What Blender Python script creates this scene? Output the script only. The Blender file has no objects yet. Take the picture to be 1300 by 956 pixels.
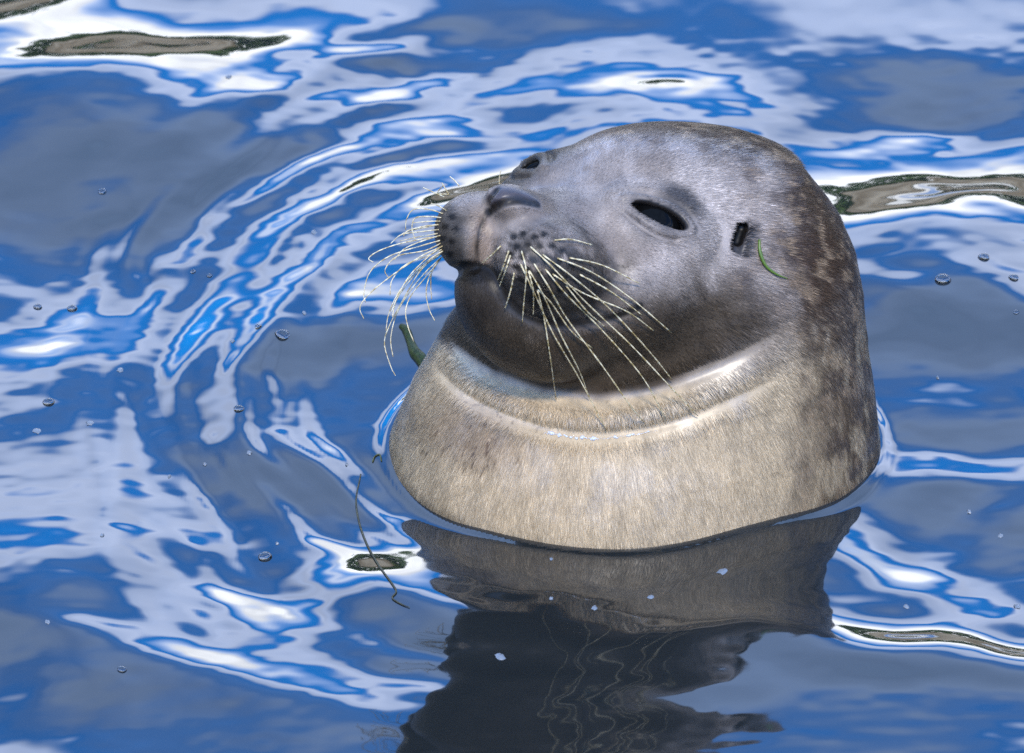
import bpy, math
import numpy as np

# ------------------------------------------------------------------ frame
TH = math.radians(28.0)            # camera looks down at the pond by this much
CT, ST = math.cos(TH), math.sin(TH)
S = 0.0006                         # metres per modelling unit
D = 6.0                            # camera distance
CX, CY = 650.0, 478.0
AX_R = np.array([1, 0, 0.0]); AX_U = np.array([0, ST, CT]); AX_F = np.array([0, -CT, ST])
ORG = np.array([0, 0, (560 - CY) * CT * S])

def Vp(px, py, z=0.0):             # modelling frame: x right, y up, z forward
    k = 1 - z * S / D
    return np.array([(px - CX) * k, (CY - py) * k, z])
def to_world(p):
    p = np.asarray(p, dtype=np.float64)
    return ORG + S * (p[..., 0:1] * AX_R + p[..., 1:2] * AX_U + p[..., 2:3] * AX_F)
def to_model(w):
    q = (np.asarray(w) - ORG) / S
    return np.stack([q @ AX_R, q @ AX_U, q @ AX_F], -1)

scene = bpy.context.scene
col = scene.collection
# ------------------------------------------------------------------ camera
cam_d = bpy.data.cameras.new("camera")
cam = bpy.data.objects.new("camera", cam_d); col.objects.link(cam)
cam_d.sensor_width = 36.0
cam_d.lens = 36.0 * D / (1300 * S)
cam_d.clip_start = 0.1; cam_d.clip_end = 2000
cam.location = ORG + D * AX_F
cam.rotation_euler = (math.pi / 2 - TH, 0, 0)
cam_d.dof.use_dof = True
cam_d.dof.focus_distance = D - 200 * S
cam_d.dof.aperture_fstop = 16.0
scene.camera = cam
# ------------------------------------------------------------------ sky and sun
SUN_EL, SUN_AZ = math.radians(50), math.radians(176)     # azimuth from +Y towards +X
world = bpy.data.worlds.new("World"); scene.world = world; world.use_nodes = True

class NT:
    def __init__(s, tree): s.t = tree
    def n(s, typ, **kw):
        nd = s.t.nodes.new(typ)
        ins = kw.pop('i', {})
        for k, v in kw.items(): setattr(nd, k, v)
        for k, v in ins.items():
            if isinstance(v, bpy.types.NodeSocket): s.t.links.new(v, nd.inputs[k])
            else: nd.inputs[k].default_value = v
        return nd
    def math(s, op, a, b=None, c=None, clamp=False):
        nd = s.t.nodes.new('ShaderNodeMath'); nd.operation = op; nd.use_clamp = clamp
        for k, v in enumerate((a, b, c)):
            if v is None: continue
            if isinstance(v, bpy.types.NodeSocket): s.t.links.new(v, nd.inputs[k])
            else: nd.inputs[k].default_value = v
        return nd.outputs[0]
    def mix(s, f, a, b):
        nd = s.t.nodes.new('ShaderNodeMix'); nd.data_type = 'RGBA'
        for k, v in ((0, f), (6, a), (7, b)):
            if isinstance(v, bpy.types.NodeSocket): s.t.links.new(v, nd.inputs[k])
            else: nd.inputs[k].default_value = v
        return nd.outputs[2]
    def ramp(s, f, stops, interp='LINEAR'):
        nd = s.t.nodes.new('ShaderNodeValToRGB'); cr = nd.color_ramp; cr.interpolation = interp
        while len(cr.elements) < len(stops): cr.elements.new(0.5)
        for e, (p, c) in zip(cr.elements, stops):
            e.position = p; e.color = c if len(c) == 4 else (*c, 1)
        s.t.links.new(f, nd.inputs[0]); return nd.outputs[0]

def build_world():
    t = world.node_tree; t.nodes.clear(); N = NT(t)
    tc = N.n('ShaderNodeTexCoord')
    d = tc.outputs['Generated']
    sp = N.n('ShaderNodeSeparateXYZ', i={0: d})
    x, y, z = sp.outputs
    sky = N.n('ShaderNodeTexSky', sky_type='NISHITA', sun_disc=False)
    sky.sun_elevation = SUN_EL; sky.sun_rotation = SUN_AZ
    sky.air_density = 1.0; sky.dust_density = 0.3; sky.ozone_density = 3.0
    hs = N.n('ShaderNodeHueSaturation', i={'Color': sky.outputs[0], 'Saturation': 1.6, 'Value': 7.0})
    blue = N.n('ShaderNodeVectorMath', operation='MULTIPLY', i={0: hs.outputs[0], 1: (0.42, 0.80, 1.0)}).outputs[0]
    # cloud layers: directions projected on a flat layer overhead
    zz = N.math('ADD', N.math('MAXIMUM', z, 0.0), 0.25)
    u = N.math('DIVIDE', x, zz); v = N.math('DIVIDE', y, zz)
    vec = N.n('ShaderNodeCombineXYZ', i={0: u, 1: v, 2: 0.37}).outputs[0]
    n1 = N.n('ShaderNodeTexNoise', i={'Vector': vec, 'Scale': 1.4, 'Detail': 2.0, 'Roughness': 0.4, 'Distortion': 0.6}).outputs[0]
    n2 = N.n('ShaderNodeTexNoise', i={'Vector': vec, 'Scale': 3.0, 'Detail': 2.0, 'Roughness': 0.4, 'Distortion': 0.8}).outputs[0]
    w = N.math('ADD', z, N.math('MULTIPLY', N.math('SUBTRACT', n1, 0.5), 0.38))
    w = N.math('ADD', w, N.math('MULTIPLY', N.math('SUBTRACT', n2, 0.5), 0.07))
    # cloud cover by height: white bank low down, clear belt, thin veil, clear, grey sheet overhead
    cover = N.ramp(w, [(0.21, (1,)*3), (0.335, (0,)*3), (0.37, (0,)*3), (0.425, (0.9,)*3), (0.495, (0.9,)*3), (0.55, (0.05,)*3), (0.60, (0.2,)*3), (0.70, (0.8,)*3)], 'EASE')
    tone = N.ramp(w, [(0.20, (45, 47, 51)), (0.29, (41, 43, 48)), (0.36, (30, 34, 45)), (0.48, (22, 27, 40)), (0.6, (11, 15, 24)), (0.8, (8, 12, 20))])
    var = N.ramp(n2, [(0.3, (0.78,)*3), (0.7, (1.2,)*3)])
    vm = N.n('ShaderNodeVectorMath', operation='MULTIPLY', i={0: tone, 1: var}).outputs[0]
    c2 = N.mix(cover, blue, vm)
    bg = N.n('ShaderNodeBackground', i={'Color': c2, 'Strength': 0.1})
    out = N.n('ShaderNodeOutputWorld', i={0: bg.outputs[0]})
build_world()

sun_d = bpy.data.lights.new("sun", 'SUN'); sun = bpy.data.objects.new("sun", sun_d); col.objects.link(sun)
sun_d.energy = 3.6; sun_d.angle = math.radians(7); sun_d.color = (1.0, 0.93, 0.83)
from mathutils import Vector
sd = Vector((math.sin(SUN_AZ) * math.cos(SUN_EL), math.cos(SUN_AZ) * math.cos(SUN_EL), math.sin(SUN_EL)))
sun.rotation_euler = (-sd).to_track_quat('-Z', 'Y').to_euler()
sun.location = sd * 20
# ------------------------------------------------------------------ exposure
vs = scene.view_settings
vs.view_transform = 'Standard'; vs.look = 'None'; vs.exposure = 0.0; vs.gamma = 1.0
vs.use_curve_mapping = False
scene.cycles.use_denoising = False
scene.cycles.max_bounces = 6
scene.cycles.caustics_reflective = False; scene.cycles.caustics_refractive = False
scene.cycles.sample_clamp_indirect = 2.0

# ------------------------------------------------------------------ helpers
rng = np.random.default_rng(7)
def _hash(i, j, k, seed):
    n = (i.astype(np.int64) * 73856093) ^ (j.astype(np.int64) * 19349663) ^ (k.astype(np.int64) * 83492791) ^ (seed * 2654435761)
    n = (n ^ (n >> 13)) * 1274126177
    n = n ^ (n >> 16)
    return ((n & 0xffff) / 65535.0).astype(np.float32)
def noise3(p, scale, seed=0):
    q = np.asarray(p) * scale
    f = np.floor(q); i = f.astype(np.int64); w = (q - f).astype(np.float32); w = w * w * w * (w * (w * 6 - 15) + 10)
    r = 0
    for a in (0, 1):
        for b in (0, 1):
            for c in (0, 1):
                wt = (w[:, 0] if a else 1 - w[:, 0]) * (w[:, 1] if b else 1 - w[:, 1]) * (w[:, 2] if c else 1 - w[:, 2])
                r = r + wt * _hash(i[:, 0] + a, i[:, 1] + b, i[:, 2] + c, seed)
    return r
def fbm(p, scale, oct=4, seed=0):
    r = 0; a = 0.5; t = 0
    for o in range(oct):
        r = r + a * noise3(p, scale * 2 ** o, seed + 17 * o); t += a; a *= 0.5
    return r / t
def sstep(a, b, x):
    t = np.clip((x - a) / (b - a), 0, 1); return t * t * (3 - 2 * t)
def make_mesh(name, verts, faces, mat=None, smooth=True, parent=None):
    me = bpy.data.meshes.new(name)
    verts = np.asarray(verts, dtype=np.float32); faces = np.asarray(faces, dtype=np.int32)
    k = faces.shape[1]
    me.vertices.add(len(verts)); me.vertices.foreach_set('co', verts.ravel())
    me.loops.add(faces.size); me.loops.foreach_set('vertex_index', faces.ravel())
    me.polygons.add(len(faces)); me.polygons.foreach_set('loop_start', np.arange(len(faces), dtype=np.int32) * k)
    me.polygons.foreach_set('use_smooth', np.full(len(faces), smooth))
    me.update(calc_edges=True); me.validate()
    if mat: me.materials.append(mat)
    o = bpy.data.objects.new(name, me); col.objects.link(o)
    if parent: o.parent = parent
    return o
def tag(o, label=None, cat=None, group=None, kind=None):
    if label: o['label'] = label
    if cat: o['category'] = cat
    if group: o['group'] = group
    if kind: o['kind'] = kind
    return o
def new_mat(name):
    m = bpy.data.materials.new(name); m.use_nodes = True
    N = NT(m.node_tree); b = m.node_tree.nodes['Principled BSDF']
    return m, N, b
def vcol(o, arr):
    a = o.data.color_attributes.new('pigment', 'FLOAT_COLOR', 'POINT')
    c = np.ones((len(arr), 4), np.float32); c[:, :arr.shape[1]] = arr
    a.data.foreach_set('color', c.ravel())
def tube(pts, rad, sides=6):
    """tapered tube along a polyline (arrays in world units)"""
    pts = np.asarray(pts, float); n = len(pts); rad = np.broadcast_to(np.asarray(rad, float), (n,))
    T = np.gradient(pts, axis=0); T /= np.linalg.norm(T, axis=1, keepdims=True) + 1e-12
    ref = np.array([0.31, 0.17, 0.93]); A = np.cross(T, ref); A /= np.linalg.norm(A, axis=1, keepdims=True) + 1e-12
    B = np.cross(T, A)
    an = np.arange(sides) * 2 * np.pi / sides
    v = pts[:, None] + rad[:, None, None] * (np.cos(an)[None, :, None] * A[:, None] + np.sin(an)[None, :, None] * B[:, None])
    v = v.reshape(-1, 3); f = []
    for i in range(n - 1):
        for j in range(sides):
            k = (j + 1) % sides
            f.append((i * sides + j, i * sides + k, (i + 1) * sides + k, (i + 1) * sides + j))
    v = np.vstack([v, pts[:1], pts[-1:]]); a, b = len(v) - 2, len(v) - 1
    for j in range(sides):
        k = (j + 1) % sides
        f.append((a, k, j, j)); f.append((b, (n - 1) * sides + j, (n - 1) * sides + k, (n - 1) * sides + k))
    return v, f
def make_poly(name, verts, faces, mat, smooth=True, parent=None):
    me = bpy.data.meshes.new(name)
    me.from_pydata([tuple(map(float, v)) for v in verts], [], [tuple(dict.fromkeys(map(int, f))) for f in faces])
    me.polygons.foreach_set('use_smooth', np.full(len(me.polygons), smooth)); me.update()
    me.materials.append(mat)
    o = bpy.data.objects.new(name, me); col.objects.link(o)
    if parent: o.parent = parent
    return o
def spline(pts, n=24):
    """Catmull-Rom through points"""
    p = np.asarray(pts, float); P = np.vstack([2 * p[0] - p[1], p, 2 * p[-1] - p[-2]])
    t = np.linspace(0, len(p) - 1 - 1e-6, n); i = t.astype(int); u = (t - i)[:, None]
    a, b, c, d = P[i], P[i + 1], P[i + 2], P[i + 3]
    return 0.5 * (2 * b + (c - a) * u + (2 * a - 5 * b + 4 * c - d) * u ** 2 + (3 * b - 3 * c + d - a) * u ** 3)

# ------------------------------------------------------------------ seal shape (signed distance field)
f32 = np.float32
HF = np.array([-0.56, 0.19, 0.81]); HF /= np.linalg.norm(HF)
HL = np.array([0.74, -0.33, 0.58]); HL -= HL.dot(HF) * HF; HL /= np.linalg.norm(HL)
HU = np.cross(HF, HL)
WU = np.array([0, CT, ST])                                # world up
HH = HF - HF.dot(WU) * WU; HH /= np.linalg.norm(HH)        # chest direction
HS = np.cross(HH, WU)
HM = Vp(764, 241, 225) + 12 * HL                                    # point between the eyes
def Hd(f, l, u): return HM + f * HF + l * HL + u * HU
def head_local(p):
    q = p - HM; return np.stack([q @ HF, q @ HL, q @ HU], -1)

def smin(a, b, k):
    h = np.maximum(k - np.abs(a - b), 0) / k
    return np.minimum(a, b) - h * h * k * 0.25
def smax(a, b, k): return -smin(-a, -b, k)
def sph(p, c, r): return np.sqrt(((p - c.astype(f32)) ** 2).sum(-1)) - r
def ell(p, c, ax, r):
    q = (p - c.astype(f32)) @ np.stack(ax, 1).astype(f32)
    q1 = q / np.array(r, f32); q2 = q1 / np.array(r, f32)
    k0 = np.sqrt((q1 ** 2).sum(-1)); k1 = np.sqrt((q2 ** 2).sum(-1)) + 1e-9
    return k0 * (k0 - 1) / k1
def rcone(p, a, b, ra, rb):
    a = a.astype(f32); ba = (b - a).astype(f32); pa = p - a
    t = np.clip((pa @ ba) / (ba @ ba), 0, 1)
    return np.sqrt(((pa - t[:, None] * ba) ** 2).sum(-1)) - (ra + (rb - ra) * t)
HAX = (HF, HL, HU)
HC = np.array([0, -ST, CT])                               # level, towards the viewer
B0 = Vp(806, 560, 0)
B_H = np.array([-260, -150, 0, 75, 150, 205, 255, 300, 340.0]); B_R = np.array([318, 318, 311, 291, 265, 238, 203, 155, 90.0])
B_X = np.array([-10, -6, 0, 11, 25, 38, 52, 66, 78.0]); B_Y = np.array([0, 0, 0, -5, -12, -18, -22, -26, -30.0])
NAPE = Vp(884, 345, 88)
def base_sdf(p):
    p = np.asarray(p, f32)
    q = p - B0.astype(f32)
    h = q @ WU.astype(f32); x = q[:, 0]; y = q @ HC.astype(f32)
    R = np.interp(h, B_H, B_R).astype(f32); cx = np.interp(h, B_H, B_X).astype(f32); cy = np.interp(h, B_H, B_Y).astype(f32)
    d = (np.sqrt((x - cx) ** 2 + ((y - cy) / 0.86) ** 2) - R) * 0.84
    d = np.maximum(d, h - 340)
    d = smin(d, ell(p, B0 + 66 * HH - 30 * WU, (HH, HS, WU), (232, 250, 200)), 40)      # breast
    d = smin(d, sph(p, NAPE, 186), 60)
    h1 = ell(p, Hd(-95, 0, -42), HAX, (150, 140, 142))             # skull
    for s in (-1, 1):
        h1 = smin(h1, sph(p, Hd(-8, s * 72, -98), 90), 60)         # cheeks
    h1 = smin(h1, ell(p, Hd(54, 0, -80), HAX, (122, 68, 57)), 46)  # bridge of the muzzle
    d = smin(d, h1, 45)
    d = smin(d, ell(p, Hd(35, 0, -160), HAX, (115, 104, 92)), 22)  # throat and jaw
    d = smin(d, ell(p, Hd(112, -2, -158), HAX, (68, 58, 50)), 44)   # chin
    for s in (-1, 1):
        d = smin(d, ell(p, Hd(120, s * 50, -106), HAX, (90, 63, 57)), 17)   # whisker pads
    d = smin(d, ell(p, Hd(164, -3, -55), HAX, (46, 36, 24)), 20)    # nose
    return np.maximum(d, -h - 150).astype(f32)

def seg_dist(p, poly):
    """distance to a polyline and parameter along it"""
    best = np.full(len(p), 1e9, f32); tt = np.zeros(len(p), f32); L = len(poly) - 1
    for i in range(L):
        a = poly[i].astype(f32); ba = (poly[i + 1] - poly[i]).astype(f32); pa = p - a
        t = np.clip((pa @ ba) / (ba @ ba + 1e-9), 0, 1)
        dd = np.sqrt(((pa - t[:, None] * ba) ** 2).sum(-1))
        k = dd < best; best[k] = dd[k]; tt[k] = (i + t[k]) / L
    return best, tt
CAMZ = D / S
def hit(px, py, fn=base_sdf, zmax=480):
    """first surface point met when looking from the front through (px,py)"""
    px = np.atleast_1d(np.asarray(px, float)); py = np.atleast_1d(np.asarray(py, float))
    o = np.array([0, 0, CAMZ]); tgt = np.stack([px - CX, CY - py, np.zeros_like(px)], -1)
    dr = tgt - o; dr /= np.linalg.norm(dr, axis=1, keepdims=True)
    t = np.full(len(px), CAMZ - zmax)
    for _ in range(90):
        q = o + dr * t[:, None]; t = t + np.clip(fn(q.astype(f32)), -20, 40) * 0.8
    return o + dr * t[:, None]
def hitp(pts, n=24, fn=base_sdf):
    s = spline(pts, n); return hit(s[:, 0], s[:, 1], fn)
def mirror(p):
    l = head_local(np.asarray(p)); l[..., 1] *= -1
    return HM + l[..., 0:1] * HF + l[..., 1:2] * HL + l[..., 2:3] * HU
def grad(p, fn, e=1.0):
    g = np.stack([fn(p + np.eye(3, dtype=f32)[k] * e) - fn(p - np.eye(3, dtype=f32)[k] * e) for k in range(3)], -1)
    return g / (np.linalg.norm(g, axis=1, keepdims=True) + 1e-9)

# features found on the near side, mirrored for the far side
EYE = hit(836, 277)[0]
EN = grad(EYE[None].astype(f32), base_sdf, 6)[0].astype(float)
EA = hit(868, 291)[0] - hit(802, 262)[0]; EA -= EA.dot(EN) * EN; EA /= np.linalg.norm(EA)
EB = np.cross(EN, EA)
def mvec(v):
    return v.dot(HF) * HF - v.dot(HL) * HL + v.dot(HU) * HU
EYES = [(EYE, EN, EA, EB), (mirror(EYE) - 5 * HU + 3 * HF, mvec(EN), mvec(EA), mvec(EB))]
def eyepts(E, pts, lift=0.0):
    c, n, a, b = E; return np.array([c + x * a + y * b + (lift - 0.0022 * (x * x + y * y)) * n for x, y in pts])
sgnB = 1.0 if EB[1] > 0 else -1.0
LID_U = spline([(-50, 2 * sgnB), (-29, 10 * sgnB), (0, 13.5 * sgnB), (24, 11 * sgnB), (41, -1 * sgnB)], 12)
LID_L = spline([(-50, 2 * sgnB), (-29, -10 * sgnB), (-2, -17 * sgnB), (22, -14.5 * sgnB), (41, -1 * sgnB)], 12)
EAR = hitp([(943, 289), (938, 303), (936, 315)], 6)
MOUTH_N = hitp([(603, 338), (620, 343), (632, 362), (648, 388), (680, 408), (730, 413), (775, 404), (812, 388)], 30)
MOUTH_F = hitp([(603, 338), (588, 341), (572, 349), (562, 356)], 8)
NOSEPAD = hitp([(621, 259), (628, 247), (640, 241), (654, 243), (668, 247), (678, 251)], 14)
PHIL = hitp([(619, 268), (610, 290), (606, 312), (605, 336)], 12)
NOS_N = hitp([(619, 270), (631, 262), (647, 255), (664, 254), (682, 259)], 12)
NOS_F = hitp([(619, 268), (618, 258), (622, 248), (630, 240)], 8)
CR1 = hitp([(560, 405), (582, 440), (625, 474), (680, 495), (740, 505), (800, 501), (860, 486), (920, 460), (975, 430), (1010, 405)], 40)
CR2 = hitp([(538, 440), (575, 487), (625, 520), (690, 543), (760, 551), (830, 541), (890, 522), (950, 496), (1000, 470)], 40)
BROWL = hitp([(800, 232), (835, 226), (868, 244)], 8)

def inbox(p, poly, m):
    return ((p > poly.min(0) - m) & (p < poly.max(0) + m)).all(1)
def groove(p, d, poly, w, depth, fade=0.12):
    k = inbox(p, poly, 2.6 * w)
    if not k.any(): return d
    dd, t = seg_dist(p[k], poly)
    env = sstep(0, fade, t) * sstep(0, fade, 1 - t) if fade > 0 else 1
    d[k] += depth * env * np.exp(-(dd / w) ** 2)
    return d
def full_sdf(p):
    p = np.asarray(p, f32); d = base_sdf(p)
    near = np.abs(d) < 45
    if not near.any(): return d
    q = p[near]; e = d[near]
    # skin rolls of the neck
    e = groove(q, e, CR1, 13, 14, 0.4)
    e = groove(q, e, CR2, 9, 9, 0.42)
    mid = 0.5 * (CR1 + CR2)
    e = groove(q, e, mid, 18, -5, 0.4)
    # mouth, philtrum, nostrils
    e = groove(q, e, MOUTH_N, 6, 7, 0.2); e = groove(q, e, MOUTH_F, 6, 11, 0.0)
    e = groove(q, e, PHIL, 4, 3.5, 0.1)
    e = groove(q, e, NOS_N, 4.2, 12, 0.15); e = groove(q, e, NOS_F, 4.2, 12, 0.15)
    for pl in (NOS_N, NOS_F):
        kn = inbox(q, pl, 12)
        if kn.any(): e[kn] = smax(e[kn], -seg_tube(q[kn], pl, 3.6), 3)
    # ear hole
    ke = inbox(q, EAR, 25)
    if ke.any():
        ek = e[ke]
        ek = smax(ek, -seg_tube(q[ke], EAR, 6.2), 6)
        e[ke] = smax(ek, -seg_tube(q[ke], EAR[:4] + np.array([-1, 0, -11]), 7.5), 5)
    for E in EYES:
        c, n, a, b = E
        k = np.sqrt(((q - c.astype(f32)) ** 2).sum(1)) < 110
        if not k.any(): continue
        qk, ek = q[k], e[k]; b2 = b * sgnB
        ek = smin(ek, ell(qk, c - 17 * n + 9 * b2 + 4 * a, (a, b, n), (70, 42, 25)), 22)     # soft brow round the eye
        ek = smax(ek, -ell(qk, c + 3 * n, (a, b, n), (40, 12.5, 34)), 4)              # opening
        ek = smin(ek, seg_tube(qk, eyepts(E, LID_U + np.array([0, 2.5 * sgnB]), 8), 5.2), 6)
        ek = smin(ek, seg_tube(qk, eyepts(E, LID_L - np.array([0, 2.0 * sgnB]), 3), 4.6), 6)
        ek = groove(qk, ek, eyepts(E, LID_U + np.array([3, 14 * sgnB]), 8), 4.0, 5.0, 0.2)
        ek = groove(qk, ek, eyepts(E, LID_L - np.array([0, 11 * sgnB]), 3), 4.0, 4.5, 0.2)
        e[k] = ek
    d[near] = e
    return d
def seg_tube(p, poly, r):
    return seg_dist(p, poly)[0] - r

# ------------------------------------------------------------------ water
WUP = np.array([0, CT, ST])
def wpix(px, py):
    """modelling-frame ground position (X, Y in units) of a point on the still water"""
    px = np.asarray(px, float); py = np.asarray(py, float)
    o = ORG + D * AX_F
    dr = (px - CX)[..., None] * S * AX_R + (CY - py)[..., None] * S * AX_U - D * AX_F
    t = -o[2] / dr[..., 2]
    q = o + dr * t[..., None]
    return q[..., 0] / S, q[..., 1] / S
# swells: centre (px, py), half sizes, tilt of the long axis in degrees, slope away from the viewer
SWELLS = [
    # low places mirrored: earth and shrubs of the bank, white cloud round them
    (10, 0, 150, 40, 12, -0.24), (190, 60, 210, 46, 5, -0.25), (625, 232, 140, 48, 16, -0.235), (540, 270, 110, 26, 25, -0.04),
    (850, 110, 130, 44, 0, -0.085), (1215, 248, 180, 64, 6, -0.20), (545, 375, 95, 34, 12, -0.15),
    (500, 722, 120, 36, 8, -0.17), (430, 797, 210, 16, -16, -0.11), (290, 848, 200, 20, -13, -0.12), (1200, 806, 260, 15, -5, -0.235),
    # faces turned to the viewer: slate
    (110, 235, 280, 66, 8, 0.165), (270, 480, 200, 50, 0, 0.08), (450, 445, 120, 34, 5, 0.14), (320, 590, 200, 50, -14, 0.13),
    (30, 840, 120, 60, -30, 0.16), (380, 762, 200, 16, -20, 0.09),
    (840, 750, 330, 46, 0, -0.03), (860, 850, 320, 30, 0, 0.05),
    (273, 377, 70, 24, 40, 0.07), (1150, 240, 70, 28, 0, 0.045),
    (1200, 330, 130, 24, 4, 0.05), (1200, 440, 150, 45, 0, 0.17), (1220, 545, 140, 26, -5, 0.13), (1190, 635, 160, 30, -6, 0.16),
    (1180, 735, 150, 16, -14, -0.13), (1190, 855, 260, 14, -4, 0.07),
    (1210, 110, 130, 40, -20, 0.10), (600, 108, 260, 16, 2, -0.09), (560, 60, 130, 14, 3, -0.09), (1130, 165, 160, 18, 10, -0.09), (700, 160, 200, 16, 0, -0.09), (700, 30, 260, 18, 3, 0.06), (330, 130, 120, 22, 8, -0.08),
    (40, 450, 130, 40, 0, -0.03), (60, 560, 130, 30, -10, 0.03), (80, 680, 150, 40, -20, -0.02),
]
BUMPS = [(965, 680, 125, 80, 9)]
def water_height(X, Y):
    """wave height in metres at world X, Y"""
    x = X / S; y = Y / S
    sh = x.shape
    P0 = np.stack([x.ravel(), y.ravel(), 0 * x.ravel()], -1)
    wx = x + 60 * (fbm(P0, 1 / 260, 2, 5).reshape(sh) - 0.5) + 14 * (fbm(P0, 1 / 80, 1, 15).reshape(sh) - 0.5)
    wy = y + 80 * (fbm(P0, 1 / 280, 2, 25).reshape(sh) - 0.5) + 26 * (fbm(P0, 1 / 90, 1, 35).reshape(sh) - 0.5)
    h = np.zeros_like(x)
    r2 = np.random.default_rng(3)
    for k in range(16):
        lam = r2.uniform(140, 620); a = r2.uniform(0, 2 * np.pi); ph = r2.uniform(0, 6.28)
        kx, ky = np.cos(a) * 2 * np.pi / lam, np.sin(a) * 2 * np.pi / lam * 0.7
        h += 0.0018 * lam * np.sin(kx * wx + ky * wy + ph)
    for (px, py, ax, ay, rot, A) in SWELLS:
        cx, cy = wpix(px, py); c, s = math.cos(math.radians(rot)), math.sin(math.radians(rot))
        # the image plane is foreshortened by sin(TH): compare in image proportions
        dx = (wx - cx); dy = (wy - cy) * ST
        q = dx * c + dy * s; r = -dx * s + dy * c
        b = ay / ST; t = r / ay
        h += A * b * np.tanh(t) * np.exp(-(t / 4) ** 2) * np.exp(-(q / ax) ** 2)
    for (px, py, ax, ay, A) in BUMPS:
        cx, cy = wpix(px, py); h += A * np.exp(-((wx - cx) / ax) ** 2 - ((wy - cy) * ST / ay) ** 2)
    # rings spreading from the seal
    sx, sy = wpix(800, 560); rr = np.hypot(wx - sx, wy - sy)
    h += 1.3 * np.sin(rr / 24.0 + 1.5 * np.sin(rr / 90)) * np.exp(-np.maximum(rr - 330, 0) / 260) * sstep(300, 420, rr)
    # streaks curling round the left of the seal
    ex, ey = wpix(620, 440); dx_, dy_ = wx - ex, (wy - ey) * ST
    ra = np.hypot(dx_, dy_ * 1.15); an = np.arctan2(dy_, -dx_)
    m = sstep(150, 260, ra) * sstep(640, 420, ra) * sstep(2.1, 1.2, np.abs(an + 0.1))
    h += m * (4.8 * np.sin(ra / 40.0 + 0.8 * np.sin(1.6 * an + 0.6)) + 1.5 * np.sin(ra / 14.0 + 2.0 * np.sin(1.9 * an) + 0.02 * dy_) + 0.5 * np.sin(ra / 6.5 + 3 * np.sin(1.3 * an + 2)) * sstep(0.35, 0.6, fbm(P0, 1 / 120, 2, 66).reshape(sh)))
    h += 0.35 * (fbm(P0, 1 / 42, 2, 77).reshape(sh) - 0.5) * 2
    h += 0.4 * (fbm(P0 * np.array([1 / 75.0, 1 / 30.0, 1]), 1.0, 2, 91).reshape(sh) - 0.5)
    rx, ry = wpix(850, 108); rp = np.hypot((wx - rx) / 2.2, (wy - ry) * ST)
    h += 0.3 * np.sin(rp / 3.6) * np.exp(-(rp / 32) ** 2)
    rx, ry = wpix(1215, 250); rp = np.hypot((wx - rx) / 3.0, (wy - ry) * ST - 6)
    h += 0.35 * np.sin(rp / 4.6) * np.exp(-(rp / 40) ** 2)
    # water climbing the wet coat
    box = (np.abs(x - B0[0]) < 420) & (np.abs(y) < 420)
    if box.any():
        d = base_sdf(to_model(np.stack([X[box], Y[box], h[box] * S], -1)))
        h[box] += 5.0 * np.exp(-((d - 2) / 9) ** 2)
    return h * S
def graded(c, half, fine, far, grow=1.12):
    a = list(np.arange(0, half, fine)); st = fine
    while a[-1] < far: st *= grow; a.append(a[-1] + st)
    a = np.array(a); return np.concatenate([-a[:0:-1], a]) + c
gx = graded(0.0, 0.46, 0.003, 80); gy = graded(0.06, 0.62, 0.003, 80)
WX, WY = np.meshgrid(gx, gy, indexing='ij')
fadeo = np.exp(-np.maximum(np.hypot(WX, WY) - 1.2, 0) / 2)
WZ = water_height(WX, WY) * fadeo
nx, ny = WX.shape
ii = np.arange(nx * ny).reshape(nx, ny)
WF = np.stack([ii[:-1, :-1], ii[1:, :-1], ii[1:, 1:], ii[:-1, 1:]], -1).reshape(-1, 4)
M_WATER, N, b = new_mat('pond_water')
b.inputs['Base Color'].default_value = (0.011, 0.013, 0.013, 1)
b.inputs['Roughness'].default_value = 0.04; b.inputs['IOR'].default_value = 1.9
water = make_mesh('water', np.stack([WX, WY, WZ], -1).reshape(-1, 3), WF, M_WATER)
tag(water, 'rippled pond water mirroring blue sky and white clouds', 'water', kind='structure')

# ------------------------------------------------------------------ far bank mirrored in the waves
M_EARTH, N, b = new_mat('bank_earth')
tc = N.n('ShaderNodeTexCoord').outputs['Object']
nz = N.n('ShaderNodeTexNoise', i={'Vector': tc, 'Scale': 1.3, 'Detail': 6.0}).outputs[0]
M_EARTH.node_tree.links.new(N.ramp(nz, [(0.35, (0.24, 0.17, 0.085)), (0.65, (0.50, 0.40, 0.25))]), b.inputs['Base Color'])
b.inputs['Roughness'].default_value = 0.9
th = np.linspace(0, 2 * np.pi, 181)[:-1]
prof = [(11.5, -0.4), (12.0, 0.25), (12.8, 0.95), (14.0, 1.6), (18, 2.0), (60, 2.6)]
pv = []
for k, (r, z) in enumerate(prof):
    rr = r * (1 + 0.06 * np.sin(3 * th + 1) + 0.03 * np.sin(7 * th)); zz = z + (0.12 * np.sin(9 * th + k) + 0.1 * np.sin(17 * th)) * (k > 1)
    pv.append(np.stack([rr * np.sin(th), rr * np.cos(th), zz], -1))
pv = np.vstack(pv); nt = len(th)
pf = [(k * nt + j, k * nt + (j + 1) % nt, (k + 1) * nt + (j + 1) % nt, (k + 1) * nt + j) for k in range(len(prof) - 1) for j in range(nt)]
bank = make_mesh('bank', pv, np.array(pf)[:, ::-1], M_EARTH)
tag(bank, 'tan earth bank around the pond', 'bank', kind='structure')

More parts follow.
